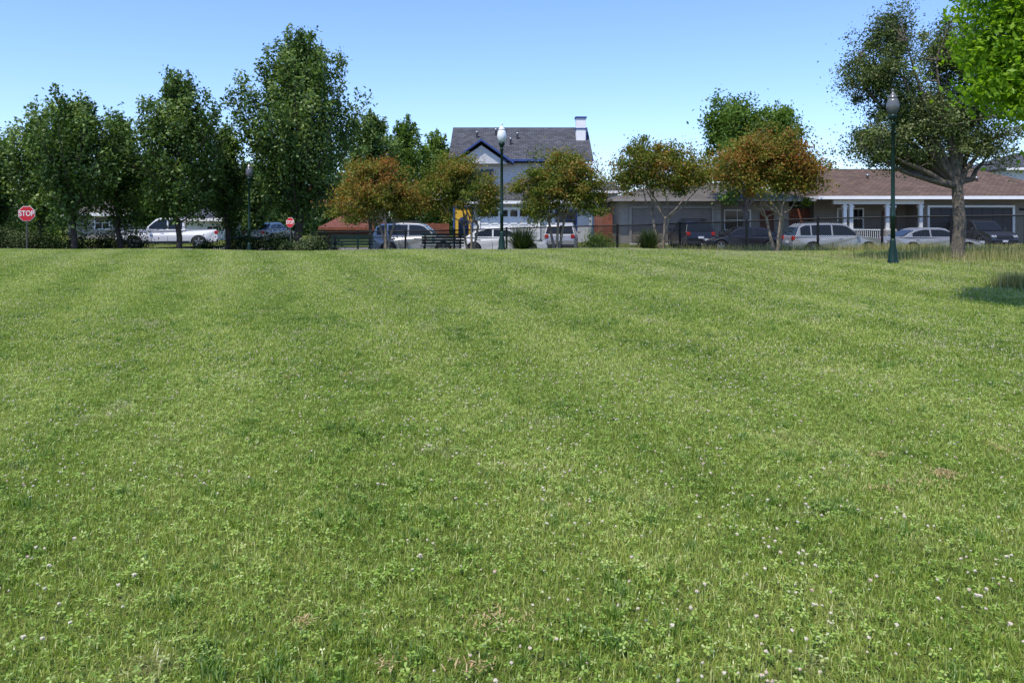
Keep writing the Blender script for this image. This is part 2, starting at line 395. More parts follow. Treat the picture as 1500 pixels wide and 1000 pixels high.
upright_tree('street_tree', BX(368, 52), 52, HZ(240, 52), 4.2, nb=46, per=460, leaf=0.12)
upright_tree('street_tree', BX(215, 50), 50, HZ(222, 50), 4.6, nb=46, per=460, leaf=0.12, mat=L_MID)
# crape myrtles
def myrtle(px, d, pl, pr, pt, pb, rust, n=170, tone=0.33, fork=1.2):
    x = BX(px, d); xl, xr = BX(pl, d), BX(pr, d); w = (xr-xl)/2; cx = (xl+xr)/2-x; zt, zb = HZ(pt, d), HZ(pb, d)
    h = (zt-zb)
    lob = [(cx-w*0.5, 0.1, zb+h*(.34+.08*R.rand()), w*0.48, w*0.7, h*0.31, 1.1), (cx+w*0.5, -0.1, zb+h*(.34+.08*R.rand()), w*0.48, w*0.7, h*0.31, 1.1), (cx+w*.15*R.normal(), 0, zb+h*0.56, w*0.6, w*0.6, h*0.36, 1.7), (cx-w*.35*R.rand(), 0, zb+h*0.60, w*0.3, w*0.5, h*0.34, .5)]
    return round_tree('crape_myrtle_tree', x, d, lob, L_MYR, leaf=0.05, clumps=n, per=190, sig=0.19, fork=fork, trunk_r=0.085, bark=M_BARKL, nl=11, rust=rust, base_tone=tone, multi=3, flat=0.65, depth_bias=0.55, wisp=.12)
myrtle(566, 31, 478, 626, 220, 335, 0.75)
myrtle(690, 32, 612, 745, 210, 330, 0.38, tone=0.30)
myrtle(816, 30, 748, 896, 202, 335, 0.36, tone=0.32)
myrtle(970, 29, 886, 1052, 196, 300, 0.36, tone=0.34)
myrtle(1138, 27, 1036, 1210, 170, 305, 0.68, n=210, tone=0.35)
xx = BX(1092, 47.4)
round_tree('street_tree', xx, 47.4, [(0, 0, 5.4, 2.7, 2.6, 2.6, 1.4), (-0.8, 0, 7.4, 1.7, 1.8, 1.6, 0.8), (1.5, 0, 6.8, 1.7, 1.8, 1.7, 0.7)], L_MID, leaf=0.11, clumps=190, per=170, sig=0.33, fork=2.2, trunk_r=0.18, nl=12, wisp=.1)
# oak
ox, oy = BX(1402, 22), 22.0
def rel(px, py): return BX(px, oy)-ox, HZ(py, oy)
lob = []
for (px, py, rx, rz, w) in [(1282, 110, .9, 1.25, 1.7), (1275, 205, 1.0, .75, 1.2), (1300, 55, .65, .7, .6), (1405, 78, 1.15, 1.15, 2.0), (1400, 170, 1.45, 1.2, 2.1), (1440, 210, 1.0, .85, 1.0), (1335, 170, 1.0, 1.1, 1.4), (1330, 228, 1.2, .45, .7), (1455, 125, .65, 1.3, 1.1)]:
    dx, z = rel(px, py); lob.append((dx, R.normal()*0.25, z, rx, rx*1.15, rz, w))
round_tree('oak_tree', ox, oy, lob, L_OAK, leaf=0.038, clumps=760, per=135, sig=0.165, fork=2.05, trunk_r=0.18, bark=M_BARKG, nl=26, base_tone=0.5, flat=0.8, depth_bias=0.62, tvar=0.2, wisp=.20)
round_tree('maple_tree', 10.6, 12.2, [(0, 0, 4.9, 3.2, 2.6, 2.9, 1.0), (-2.1, -0.2, 4.7, 1.7, 1.3, 1.7, 0.9), (-2.5, -0.2, 3.8, 0.9, .9, .9, 0.3)], L_LIME, leaf=0.055, clumps=380, per=180, sig=0.18, fork=2.0, trunk_r=0.16, nl=16, base_tone=0.5, wisp=.1)

# shrubs
for (px, d, w, h, tn, mt) in [(20, 31, 1.7, 1.05, .75, L_SHRUB), (48, 32, 1.5, 1.1, .5, L_SHRUB), (-20, 30, 1.8, 1.1, .6, L_SHRUB), (95, 35, 2.2, 1.5, .3, L_SHRUB), (140, 36, 2.4, 1.8, .25, L_SHRUB), (185, 36, 2.2, 1.7, .3, L_SHRUB),
                          (60, 36, 2.2, 1.8, .35, L_MID), (455, 31, 1.2, 0.7, .75, L_SHRUB), (380, 37, 1.8, 1.5, .3, L_SHRUB), (875, 33, 1.8, 1.0, .45, L_MID), (345, 38, 1.8, 1.5, .3, L_SHRUB),
                          (415, 37, 1.5, 1.4, .25, L_SHRUB), (475, 37, 1.6, 1.3, .3, L_SHRUB), (300, 37, 1.2, .9, .3, L_SHRUB), (30, 38, 2.5, 2.2, .3, L_MID), (425, 32.5, .9, .55, .4, L_SHRUB)]:
    shrub('shrub', BX(px, d), d, w, h, mt, n=3200, leaf=0.05, tone=tn)
shrub('flax_plant', BX(765, 28), 28, 1.15, 0.95, L_SHRUB, tone=0.5, spiky=True)
shrub('flax_plant', BX(950, 28), 28, 0.95, 0.80, L_SHRUB, tone=0.55, spiky=True)

# distant tree mass
Cs = []; Ts = []
def mass(px0, px1, d, ptop, n, jit=14):
    for i in range(n):
        px = px0+(px1-px0)*R.rand(); dd = d+R.rand()*14; top = HZ(ptop+R.normal()*jit, dd)
        u = R.rand(); r = 1.0+R.rand()*0.8; z = 0.2+u*(top-0.9)
        k = 75; Cs.append(np.array([BX(px, dd), dd, z])+R.normal(size=(k, 3))*np.array([r*.6, r*.6, r*.45])); Ts.append(np.full(k, 0.4+R.normal()*0.16))
mass(-350, 480, 72, 258, 540); mass(480, 680, 76, 250, 170); mass(860, 1260, 80, 285, 200, 7); mass(1480, 1800, 80, 262, 120)
C = np.concatenate(Cs); C[:, 2] = np.abs(C[:, 2])
leaves('distant_trees', C, 0.26, np.clip(np.concatenate(Ts), 0, 1), L_DIST)

# ------------------------------------------------------------------ ground
xs = np.concatenate([np.linspace(-1500, -80, 12), np.linspace(-70, 70, 141), np.linspace(80, 1500, 12)])
ys = np.concatenate([np.linspace(-300, -20, 6), np.linspace(-15, 60, 151), np.linspace(64, 100, 6), np.linspace(160, 2500, 10)])
GX, GY = np.meshgrid(xs, ys); Z = gz(GX, GY)
V = np.stack([GX, GY, Z], -1).reshape(-1, 3); nx = len(xs)
fc = [(j*nx+i, j*nx+i+1, (j+1)*nx+i+1, (j+1)*nx+i) for j in range(len(ys)-1) for i in range(nx-1)]
mk('ground', V, fc, M_GROUND, smooth=True)

RZ = -0.30
boxes('road', [(-200, 200, 38.5, 46.0, RZ-0.1, RZ)], M_ASPH)
boxes('kerb', [(-200, 200, 38.34, 38.497, RZ-0.1, RZ+0.13), (-200, 200, 46.003, 46.16, RZ-0.1, RZ+0.13)], M_CONC, bevel=0.015)
boxes('road_marking', [(-200+i*6, -197+i*6, 42.2, 42.32, RZ+0.001, RZ+0.005) for i in range(66)], M_LINE)
boxes('sidewalk', [(-200+i*1.5, -198.512+i*1.5, 46.163, 47.6, -0.3, RZ+0.128) for i in range(266)], M_CONC)
def driveway(x0, x1, y1):
    mk('driveway', [(x0, 47.602, -0.168), (x1, 47.602, -0.168), (x1, y1, 0.035), (x0, y1, 0.035), (x0, 47.602, -0.4), (x1, 47.602, -0.4), (x1, y1, -0.4), (x0, y1, -0.4)],
       [(0, 1, 2, 3), (4, 5, 6, 7), (0, 1, 5, 4), (1, 2, 6, 5), (2, 3, 7, 6), (3, 0, 4, 7)], M_CONC)

# ------------------------------------------------------------------ houses
def gable(name, x0, x1, y0, y1, ze, zr, mat, par, axis='X', th=0.16):
    if axis == 'X':
        ym = (y0+y1)/2
        s = [(y0, ze), (ym, zr), (y1, ze), (y1, ze-th), (ym, zr-th), (y0, ze-th)]
        v = [(x, a, b) for x in (x0, x1) for a, b in s]
    else:
        xm = (x0+x1)/2
        s = [(x0, ze), (xm, zr), (x1, ze), (x1, ze-th), (xm, zr-th), (x0, ze-th)]
        v = [(a, y, b) for y in (y0, y1) for a, b in s]
    f = [(i, (i+1) % 6, 6+(i+1) % 6, 6+i) for i in range(6)]+[(0, 1, 4, 5), (1, 2, 3, 4), (6, 7, 10, 11), (7, 8, 9, 10)]
    return mk(name, v, f, mat, par)
def hip(name, x0, x1, y0, y1, ze, zr, run, mat, par, th=0.14):
    ym = (y0+y1)/2
    v = [(x0, y0, ze), (x1, y0, ze), (x1, y1, ze), (x0, y1, ze), (x0+run, ym, zr), (x1-run, ym, zr)]+[(a, b, ze-th) for a, b in ((x0, y0), (x1, y0), (x1, y1), (x0, y1))]
    f = [(0, 1, 5, 4), (1, 2, 5), (2, 3, 4, 5), (3, 0, 4), (0, 1, 7, 6), (1, 2, 8, 7), (2, 3, 9, 8), (3, 0, 6, 9), (6, 7, 8, 9)]
    return mk(name, v, f, mat, par)
def tri_wall(name, xa, xb, xm, y0, y1, z0, z1, mat, par):
    return mk(name, [(xa, y0, z0), (xb, y0, z0), (xm, y0, z1), (xa, y1, z0), (xb, y1, z0), (xm, y1, z1)], [(0, 1, 2), (3, 4, 5), (0, 1, 4, 3), (1, 2, 5, 4), (2, 0, 3, 5)], mat, par)
def window(par, x0, x1, z0, z1, y, trim=M_WHITE, grid=(2, 2)):
    t = 0.09
    boxes('window_frame', [(x0-t, x0, y-0.06, y+0.02, z0-t, z1+t), (x1, x1+t, y-0.06, y+0.02, z0-t, z1+t), (x0, x1, y-0.06, y+0.02, z1, z1+t), (x0, x1, y-0.08, y+0.02, z0-t, z0)], trim, par)
    boxes('window_glass', [(x0, x1, y-0.02, y+0.01, z0, z1)], M_GLASS, par)
    b = []
    for i in range(1, grid[0]): xx_ = x0+(x1-x0)*i/grid[0]; b.append((xx_-.02, xx_+.02, y-.04, y-.021, z0, z1))
    for i in range(1, grid[1]): zz = z0+(z1-z0)*i/grid[1]; b.append((x0, x1, y-.045, y-.041, zz-.02, zz+.02))
    if b: boxes('window_muntins', b, trim, par)
def garage_door(par, x0, x1, z0, z1, y, mat, trim, cols=4, rows=4, lites=False):
    boxes('garage_door', [(x0, x1, y, y+0.05, z0, z1)], mat, par)
    w = (x1-x0)/cols; h = (z1-z0)/rows; b = []; gl_ = []
    for i in range(cols):
        for j in range(rows):
            q = (x0+i*w+0.09, x0+(i+1)*w-0.09, y-0.03, y-0.002, z0+j*h+0.08, z0+(j+1)*h-0.06)
            (gl_ if (lites and j == rows-1) else b).append(q)
    boxes('door_panels', b, mat, par, bevel=0.012)
    if gl_: boxes('door_lites', gl_, M_GLASS, par)
    boxes('door_trim', [(x0-0.14, x0-0.002, y-0.09, y+0.06, z0, z1+0.14), (x1+0.002, x1+0.14, y-0.09, y+0.06, z0, z1+0.14), (x0, x1, y-0.09, y+0.06, z1+0.002, z1+0.14)], trim, par)

# taupe house, right
h = empty('taupe_bungalow_house', (27, 50, 0))
def o(bl, ox_=27, oy_=50): return [(a-ox_, b-ox_, c_-oy_, d_-oy_, e_, f_) for a, b, c_, d_, e_, f_ in bl]
boxes('walls', o([(20.0, 26.1, 52.0, 61, -0.3, 2.9), (26.103, 35.5, 50.3, 61, -0.3, 2.9)]), M_TAUPE, h)
hip('roof', 19.2-27, 36.2-27, 49.0-50, 62-50, 2.98, 5.1, 3.4, M_ROOFB, h)
boxes('fascia', o([(19.2, 36.2, 48.93, 48.995, 2.80, 3.0), (19.13, 19.195, 48.93, 62, 2.80, 3.0)]), M_WHITE, h)
boxes('beam', o([(20.3, 26.0, 49.55, 49.85, 2.5, 2.78)]), M_WHITE, h)
cb = []
for cx in (21.05, 21.45, 23.75, 24.1, 25.85): cb += [(cx-.11, cx+.11, 49.59, 49.81, 0.85, 2.498), (cx-.16, cx+.16, 49.55, 49.85, 2.3, 2.4), (cx-.16, cx+.16, 49.54, 49.86, .85, .93)]
cb2 = []
for cx in (21.25, 23.92, 25.75): cb2 += [(cx-.38, cx+.38, 49.45, 49.95, 0.05, 0.847)]
boxes('porch_columns', o([c_ for i, c_ in enumerate(cb) if i % 3 == 0]), M_WHITE, h, bevel=0.01)
boxes('column_caps', o([(a, b, c_-.01, d_+.01, e_, f_) for i, (a, b, c_, d_, e_, f_) in enumerate(cb) if i % 3]), M_WHITE, h)
boxes('column_piers', o(cb2), M_CONC, h, bevel=0.02)
boxes('porch_floor', o([(20.2, 26.0, 49.4, 51.99, -0.3, 0.045)]), M_CONC, h)
boxes('porch_rail', o([(21.65, 23.52, 49.66, 49.74, 0.85, 0.92), (21.65, 23.52, 49.66, 49.74, 0.2, 0.26)]+[(21.7+i*.13, 21.73+i*.13, 49.68, 49.72, .262, .848) for i in range(14)]), M_WHITE, h)
window(h, 21.6-27, 23.2-27, 0.95, 2.2, 2.0)
boxes('front_door', o([(24.5, 25.45, 51.93, 51.995, 0.05, 2.1)]), M_BRICK, h)
garage_door(h, 26.7-27, 32.0-27, 0.04, 2.3, 0.24, M_DOOR_D, M_WHITE, cols=8)
boxes('house_number', o([(32.5, 32.85, 50.24, 50.295, 2.1, 2.25)]), M_BLACK, h)
window(h, 33.3-27, 34.6-27, 1.0, 2.1, 0.3)
lathe('roof_vent', [(0.07, -0.3), (0.07, 0.35), (0.12, 0.36), (0.12, 0.46), (0.02, 0.5)], M_STEEL, h, 10, (-3, 3, 4.1))
lathe('roof_vent', [(0.07, -0.3), (0.07, 0.3), (0.12, 0.31), (0.12, 0.40), (0.02, 0.44)], M_STEEL, h, 10, (4, 2.4, 3.95))
driveway(26.4, 32.3, 50.2)
# gray garage house, middle
h = empty('gray_ranch_house', (10, 50, 0))
def o(bl, ox_=10, oy_=50): return [(a-ox_, b-ox_, c_-oy_, d_-oy_, e_, f_) for a, b, c_, d_, e_, f_ in bl]
boxes('walls', o([(6.9, 13.3, 50.0, 60, -0.3, 2.75), (13.303, 18.2, 51.6, 60, -0.3, 2.75)]), M_GRAYS, h)
hip('roof', 6.3-10, 19-10, 49.1-50, 61-50, 2.82, 4.1, 4.2, M_ROOFT, h)
boxes('fascia', o([(6.3, 19, 49.03, 49.095, 2.68, 2.84)]), M_GRAYS, h)
garage_door(h, 7.6-10, 12.7-10, 0.03, 2.25, -0.06, M_DOOR_T, M_GRAYS, cols=8)
window(h, 14.0-10, 15.6-10, 0.9, 2.1, 1.6)
boxes('front_door', o([(16.3, 17.2, 51.53, 51.595, 0.02, 2.1)]), M_BRICK, h)
driveway(7.4, 12.9, 49.9)
# two-storey blue-trim house
h = empty('blue_trim_house', (1, 56, 0))
def o(bl, ox_=1, oy_=56): return [(a-ox_, b-ox_, c_-oy_, d_-oy_, e_, f_) for a, b, c_, d_, e_, f_ in bl]
boxes('upper_walls', o([(-3.9, 5.3, 56.0, 64, -0.2, 5.55)]), M_LAV, h)
gable('roof', -4.5-1, 5.75-1, 55.3-56, 64.7-56, 5.75, 8.55, M_ROOFG, h)
boxes('fascia', o([(-4.5, 5.75, 55.22, 55.295, 5.62, 5.77)]), M_BLUET, h)
gable('front_gable_roof', -4.4-1, 0.1-1, 54.9-56, 58-56, 5.55, 7.15, M_ROOFG, h, axis='Y')
gable('front_gable_bargeboard', -4.42-1, 0.12-1, 54.82-56, 54.895-56, 5.57, 7.17, M_BLUET, h, axis='Y', th=0.15)
tri_wall('front_gable_wall', -4.0-1, -0.3-1, -2.15-1, 55.2-56, 55.95-56, 5.45, 6.75, M_LAV, h)
boxes('chimney', o([(4.75, 5.45, 58.0, 58.8, 5.5, 9.0)]), M_WHITE, h, bevel=0.02)
boxes('chimney_cap', o([(4.68, 5.52, 57.93, 58.87, 9.002, 9.12), (4.70, 5.50, 57.95, 58.85, 8.2, 8.28), (5.453, 5.50, 57.95, 58.85, 6.5, 8.198)]), M_BLUET, h)
for (vx, vy) in ((-2.6, 58.4), (-1.2, 58.8), (0.4, 58.2), (-.1, 57.4)):
    zz = 5.75+(vy-55.3)/4.7*2.8
    lathe('roof_vent', [(0.07, -0.2), (0.07, 0.35), (0.12, 0.36), (0.12, 0.46), (0.02, 0.5)], M_STEEL, h, 10, (vx-1, vy-56, zz))
window(h, -2.9-1, -1.4-1, 3.6, 5.0, 0.0, M_BLUET); window(h, 1.2-1, 2.9-1, 3.6, 5.0, 0.0, M_BLUET)
boxes('garage_walls', o([(-2.6, 5.2, 53, 55.99, -0.3, 2.6)]), M_LAV, h)
hip('garage_roof', -3.1-1, 5.7-1, 52.4-56, 57.5-56, 2.75, 4.1, 2.4, M_ROOFG, h)
boxes('garage_fascia', o([(-3.1, 5.7, 52.33, 52.395, 2.58, 2.77)]), M_WHITE, h)
garage_door(h, -2.15-1, 1.75-1, 0.02, 2.2, 52.93-56, M_DOOR_W, M_WHITE, cols=6, lites=True)
window(h, 3.0-1, 4.3-1, 0.9, 2.1, 53-56, M_BLUET)
# yellow entry with arched opening
a = [math.pi*k/12 for k in range(13)]
cx, zc, r = -3.35, 1.35, 0.36
prof = [(-3.95, 0.0), (-3.95, 2.35), (-2.75, 2.35), (-2.75, 0.0), (cx+r, 0.0)]+[(cx+r*math.cos(t), zc+r*math.sin(t)) for t in a]+[(cx-r, 0.0)]
v = [(x_-1, yy-56, z_) for yy in (54.2, 54.4) for x_, z_ in prof]; n = len(prof)
bm_f = [tuple(range(n)), tuple(range(n, 2*n))]+[(i, (i+1) % n, n+(i+1) % n, n+i) for i in range(n)]
eo = mk('entry_arch', v, bm_f, M_YEL, h)
tm = eo.modifiers.new('t', 'TRIANGULATE')
boxes('entry_trim', o([(-4.06, -3.953, 54.12, 54.45, 0, 2.45), (-2.747, -2.64, 54.12, 54.45, 0, 2.45), (-3.95, -2.75, 54.12, 54.45, 2.353, 2.45)]), M_BLUET, h)
boxes('entry_door', o([(-3.8, -2.9, 54.9, 54.95, 0, 2.1)]), M_BLUET, h)
driveway(-2.4, 2.0, 52.8)
def small_house(name, x0, x1, y0, y1, ze, zr, wall, roof, wins, trim=M_WHITE):
    h = empty(name, ((x0+x1)/2, y0, 0)); cx = (x0+x1)/2
    boxes('walls', [(x0-cx, x1-cx, 0, y1-y0, -0.4, ze-0.06)], wall, h)
    hip('roof', x0-cx-.6, x1-cx+.6, -.6, y1-y0+.6, ze, zr, min((y1-y0)/2, (x1-x0)*0.35), roof, h)
    boxes('fascia', [(x0-cx-.6, x1-cx+.6, -.67, -.605, ze-.2, ze+.02)], trim, h)
    for (a_, b_, c_, d_) in wins: window(h, a_-cx, b_-cx, c_, d_, 0.0, trim)
    return h
small_house('gray_two_storey_house', BX(1478, 72), 58, 72, 82, 6.2, 8.0, M_LAV, M_ROOFG, [(47, 48.4, 4, 5.4), (50, 51.5, 4, 5.4)])
small_house('gray_roof_house', BX(1190, 68), BX(1290, 68), 68, 78, 4.4, 5.9, M_LAV, M_ROOFG, [(28, 29.4, 1.2, 2.5)])
small_house('white_cottage', BX(272, 58), BX(330, 58), 58, 66, 1.6, 2.6, M_WHITE, M_ROOFG, [(BX(304, 58), BX(320, 58), -0.1, 1.0)])
small_house('red_tile_house', BX(480, 62), BX(540, 62), 62, 70, 0.9, 2.0, M_REDF, M_BRICK, [], M_REDF)
small_house('pale_house', BX(868, 66), BX(905, 66), 66, 74, 3.9, 4.9, M_LAV, M_ROOFG, [(BX(876, 66), BX(892, 66), 2.2, 3.4)])
small_house('beige_house', BX(100, 62), BX(200, 62), 62, 70, 2.0, 3.4, M_GRAYS, M_ROOFT, [(BX(140, 62), BX(160, 62), .8, 1.7)])
def wood_fence(x0, x1, y, zt, z0=-0.1):
    e = empty('wooden_fence', ((x0+x1)/2, y, 0)); cx = (x0+x1)/2; n = int((x1-x0)/0.15)
    boxes('boards', [(x0-cx+i*.15, x0-cx+i*.15+.14, -.012, .012, z0, zt+R.normal()*.01) for i in range(n)], M_REDF, e)
    boxes('rails', [(x0-cx, x1-cx, .014, .06, z, z+.09) for z in (0.3, 1.1)], M_REDF, e)
    boxes('posts', [(x0-cx+i*2.4, x0-cx+i*2.4+.1, .062, .16, z0, zt+.05) for i in range(int((x1-x0)/2.4)+1)], M_REDF, e)
wood_fence(5.4, 6.75, 51.5, 2.0); wood_fence(17.9, 20.0, 52.8, 2.25); wood_fence(-8.0, -4.4, 55, 1.25)
wood_fence(36.5, 46, 54, 2.0)

# ------------------------------------------------------------------ street lamps
def street_lamp(px, d, ztop):
    x = BX(px, d); bz = g(x, d); H = ztop-bz; e = empty('street_lamp', (x, d, bz)); gm = M_GLOBE if px == 735 else M_GLOBE2
    lathe('base', [(0.135, -0.1), (0.135, 0.08), (0.115, 0.12), (0.105, 0.35), (0.08, 0.45), (0.07, 0.60), (0.06, 0.66)], M_GREENP, e, 12)
    lathe('pole', [(0.058, 0.64), (0.056, 1.2), (0.068, 1.22), (0.068, 1.27), (0.052, 1.3), (0.044, H-0.95), (0.065, H-0.93), (0.065, H-0.88), (0.04, H-0.86)], M_GREENP, e, 12)
    lathe('fitter', [(0.04, H-0.87), (0.075, H-0.80), (0.11, H-0.74), (0.11, H-0.68), (0.085, H-0.67)], M_GREENP, e, 14)
    lathe('globe', [(0.085, H-0.67), (0.13, H-0.60), (0.16, H-0.50), (0.16, H-0.42), (0.14, H-0.33), (0.105, H-0.24)], gm, e, 18)
    lathe('cap', [(0.12, H-0.245), (0.11, H-0.22), (0.065, H-0.15), (0.03, H-0.10), (0.025, H-0.06), (0.04, H-0.04), (0.01, H)], gm, e, 14)
street_lamp(1308, 20.5, HZ(130, 20.5)); street_lamp(735, 27, HZ(180, 27)); street_lamp(365, 34, HZ(237, 34))

# ------------------------------------------------------------------ stop signs
def stop_sign(px, py, d, size, rot):
    x = BX(px, d); bz = g(x, d); z = HZ(py, d)-bz; e = empty('stop_sign', (x, d, bz), rot)
    def octo(r, y, nm, mt, th=0.006):
        v = [(r*math.cos(math.pi/8+k*math.pi/4), yy, z+r*math.sin(math.pi/8+k*math.pi/4)) for yy in (y, y+th) for k in range(8)]
        mk(nm, v, [tuple(range(8)), tuple(range(8, 16))]+[(k, (k+1) % 8, 8+(k+1) % 8, 8+k) for k in range(8)], mt, e)
    r = size/2/math.cos(math.pi/8)
    octo(r, 0.0, 'border', M_WHITE); octo(r*0.94, -0.008, 'panel', M_RED)
    cu = bpy.data.curves.new('lettering', 'FONT'); cu.body = 'STOP'; cu.size = size*0.42; cu.align_x = 'CENTER'; cu.align_y = 'CENTER'; cu.extrude = 0.002; cu.offset = 0.003
    to = bpy.data.objects.new('tmp', cu); scene.collection.objects.link(to)
    dg = bpy.context.evaluated_depsgraph_get(); me = bpy.data.meshes.new_from_object(to.evaluated_get(dg)); bpy.data.objects.remove(to)
    me.materials.clear(); me.materials.append(M_WHITE)
    t = bpy.data.objects.new('lettering', me); link(t, e); t.location = (0, -0.013, z); t.rotation_euler = (math.pi/2, 0, 0); t.scale = (0.9, 1.2, 1)
    boxes('post', [(-0.022, 0.022, 0.008, 0.045, -0.3, z+size*0.45)], M_POST, e)
stop_sign(39, 313, 29.5, 0.56, math.radians(16)); stop_sign(425, 326, 33.8, 0.42, math.radians(-22))

# ------------------------------------------------------------------ park fence
FP = [(30, 22.5), (17, 26), (11.3, 29), (4.3, 32), (-2.5, 34), (-9.0, 35.2)]
e = empty('chain_link_fence', (0, 0, 0)); posts = []; rails = []; wv = []; Hh = 1.2
for (ax, ay), (bx_, by_) in zip(FP[:-1], FP[1:]):
    L = math.hypot(bx_-ax, by_-ay); n = max(1, round(L/2.4))
    for i in range(n):
        t0, t1 = i/n, (i+1)/n
        p0 = Vector((ax+(bx_-ax)*t0, ay+(by_-ay)*t0, 0)); p1 = Vector((ax+(bx_-ax)*t1, ay+(by_-ay)*t1, 0)); p0.z = g(p0.x, p0.y); p1.z = g(p1.x, p1.y)
        posts.append(([tuple(p0-Vector((0, 0, .1))), tuple(p0+Vector((0, 0, Hh+.06)))], [0.045, 0.045]))
        for hh in (0.08, Hh): rails.append(([tuple(p0+Vector((0, 0, hh))), tuple(p1+Vector((0, 0, hh)))], [0.028, 0.028]))
        ln = (p1-p0).length; m_ = int((ln+Hh)/0.075); w = Vector((0, 0, 0.007))
        for sgn in (0, 1):
            for k in range(1, m_):
                s0 = k*0.075; u0, z0 = (s0, 0.06) if s0 <= ln else (ln, 0.06+s0-ln)
                u1, z1 = (s0-(Hh-.06), Hh) if s0 >= Hh-.06 else (0, .06+s0)
                if z0 > Hh: continue
                if sgn: u0, u1 = ln-u0, ln-u1
                q0 = p0.lerp(p1, u0/ln)+Vector((0, 0, z0)); q1 = p0.lerp(p1, u1/ln)+Vector((0, 0, z1))
                wv += [tuple(q0-w), tuple(q0+w), tuple(q1+w), tuple(q1-w)]
tubes('posts', posts, M_BLACK, e, 8); tubes('rails', rails, M_BLACK, e, 6)
link(bpy.data.objects.new('mesh_wires', fastmesh('mesh_wires', np.array(wv), 4, M_BLACK)), e)

def bench(x, y, rot):
    e = empty('park_bench', (x, y, g(x, y)), rot)
    boxes('seat', [(-.9, .9, -.22+i*.11, -.13+i*.11, .43, .46) for i in range(4)], M_GREENP, e)
    boxes('backrest', [(-.9, .9, .24+i*.02, .27+i*.02, .52+i*.12, .61+i*.12) for i in range(4)], M_GREENP, e)
    boxes('legs', [(sx-.03, sx+.03, -.2, -.15, -.05, .43) for sx in (-.75, .75)]+[(sx-.03, sx+.03, .18, .235, -.05, .95) for sx in (-.75, .75)]+[(sx-.03, sx+.03, -.149, .179, .38, .428) for sx in (-.75, .75)]+[(sx-.04, sx+.04, -.22, .17, .62, .66) for sx in (-.75, .75)], M_BLACK, e)
bench(BX(515, 33.8), 33.8, 0.1); bench(BX(648, 33), 33, 0.0)

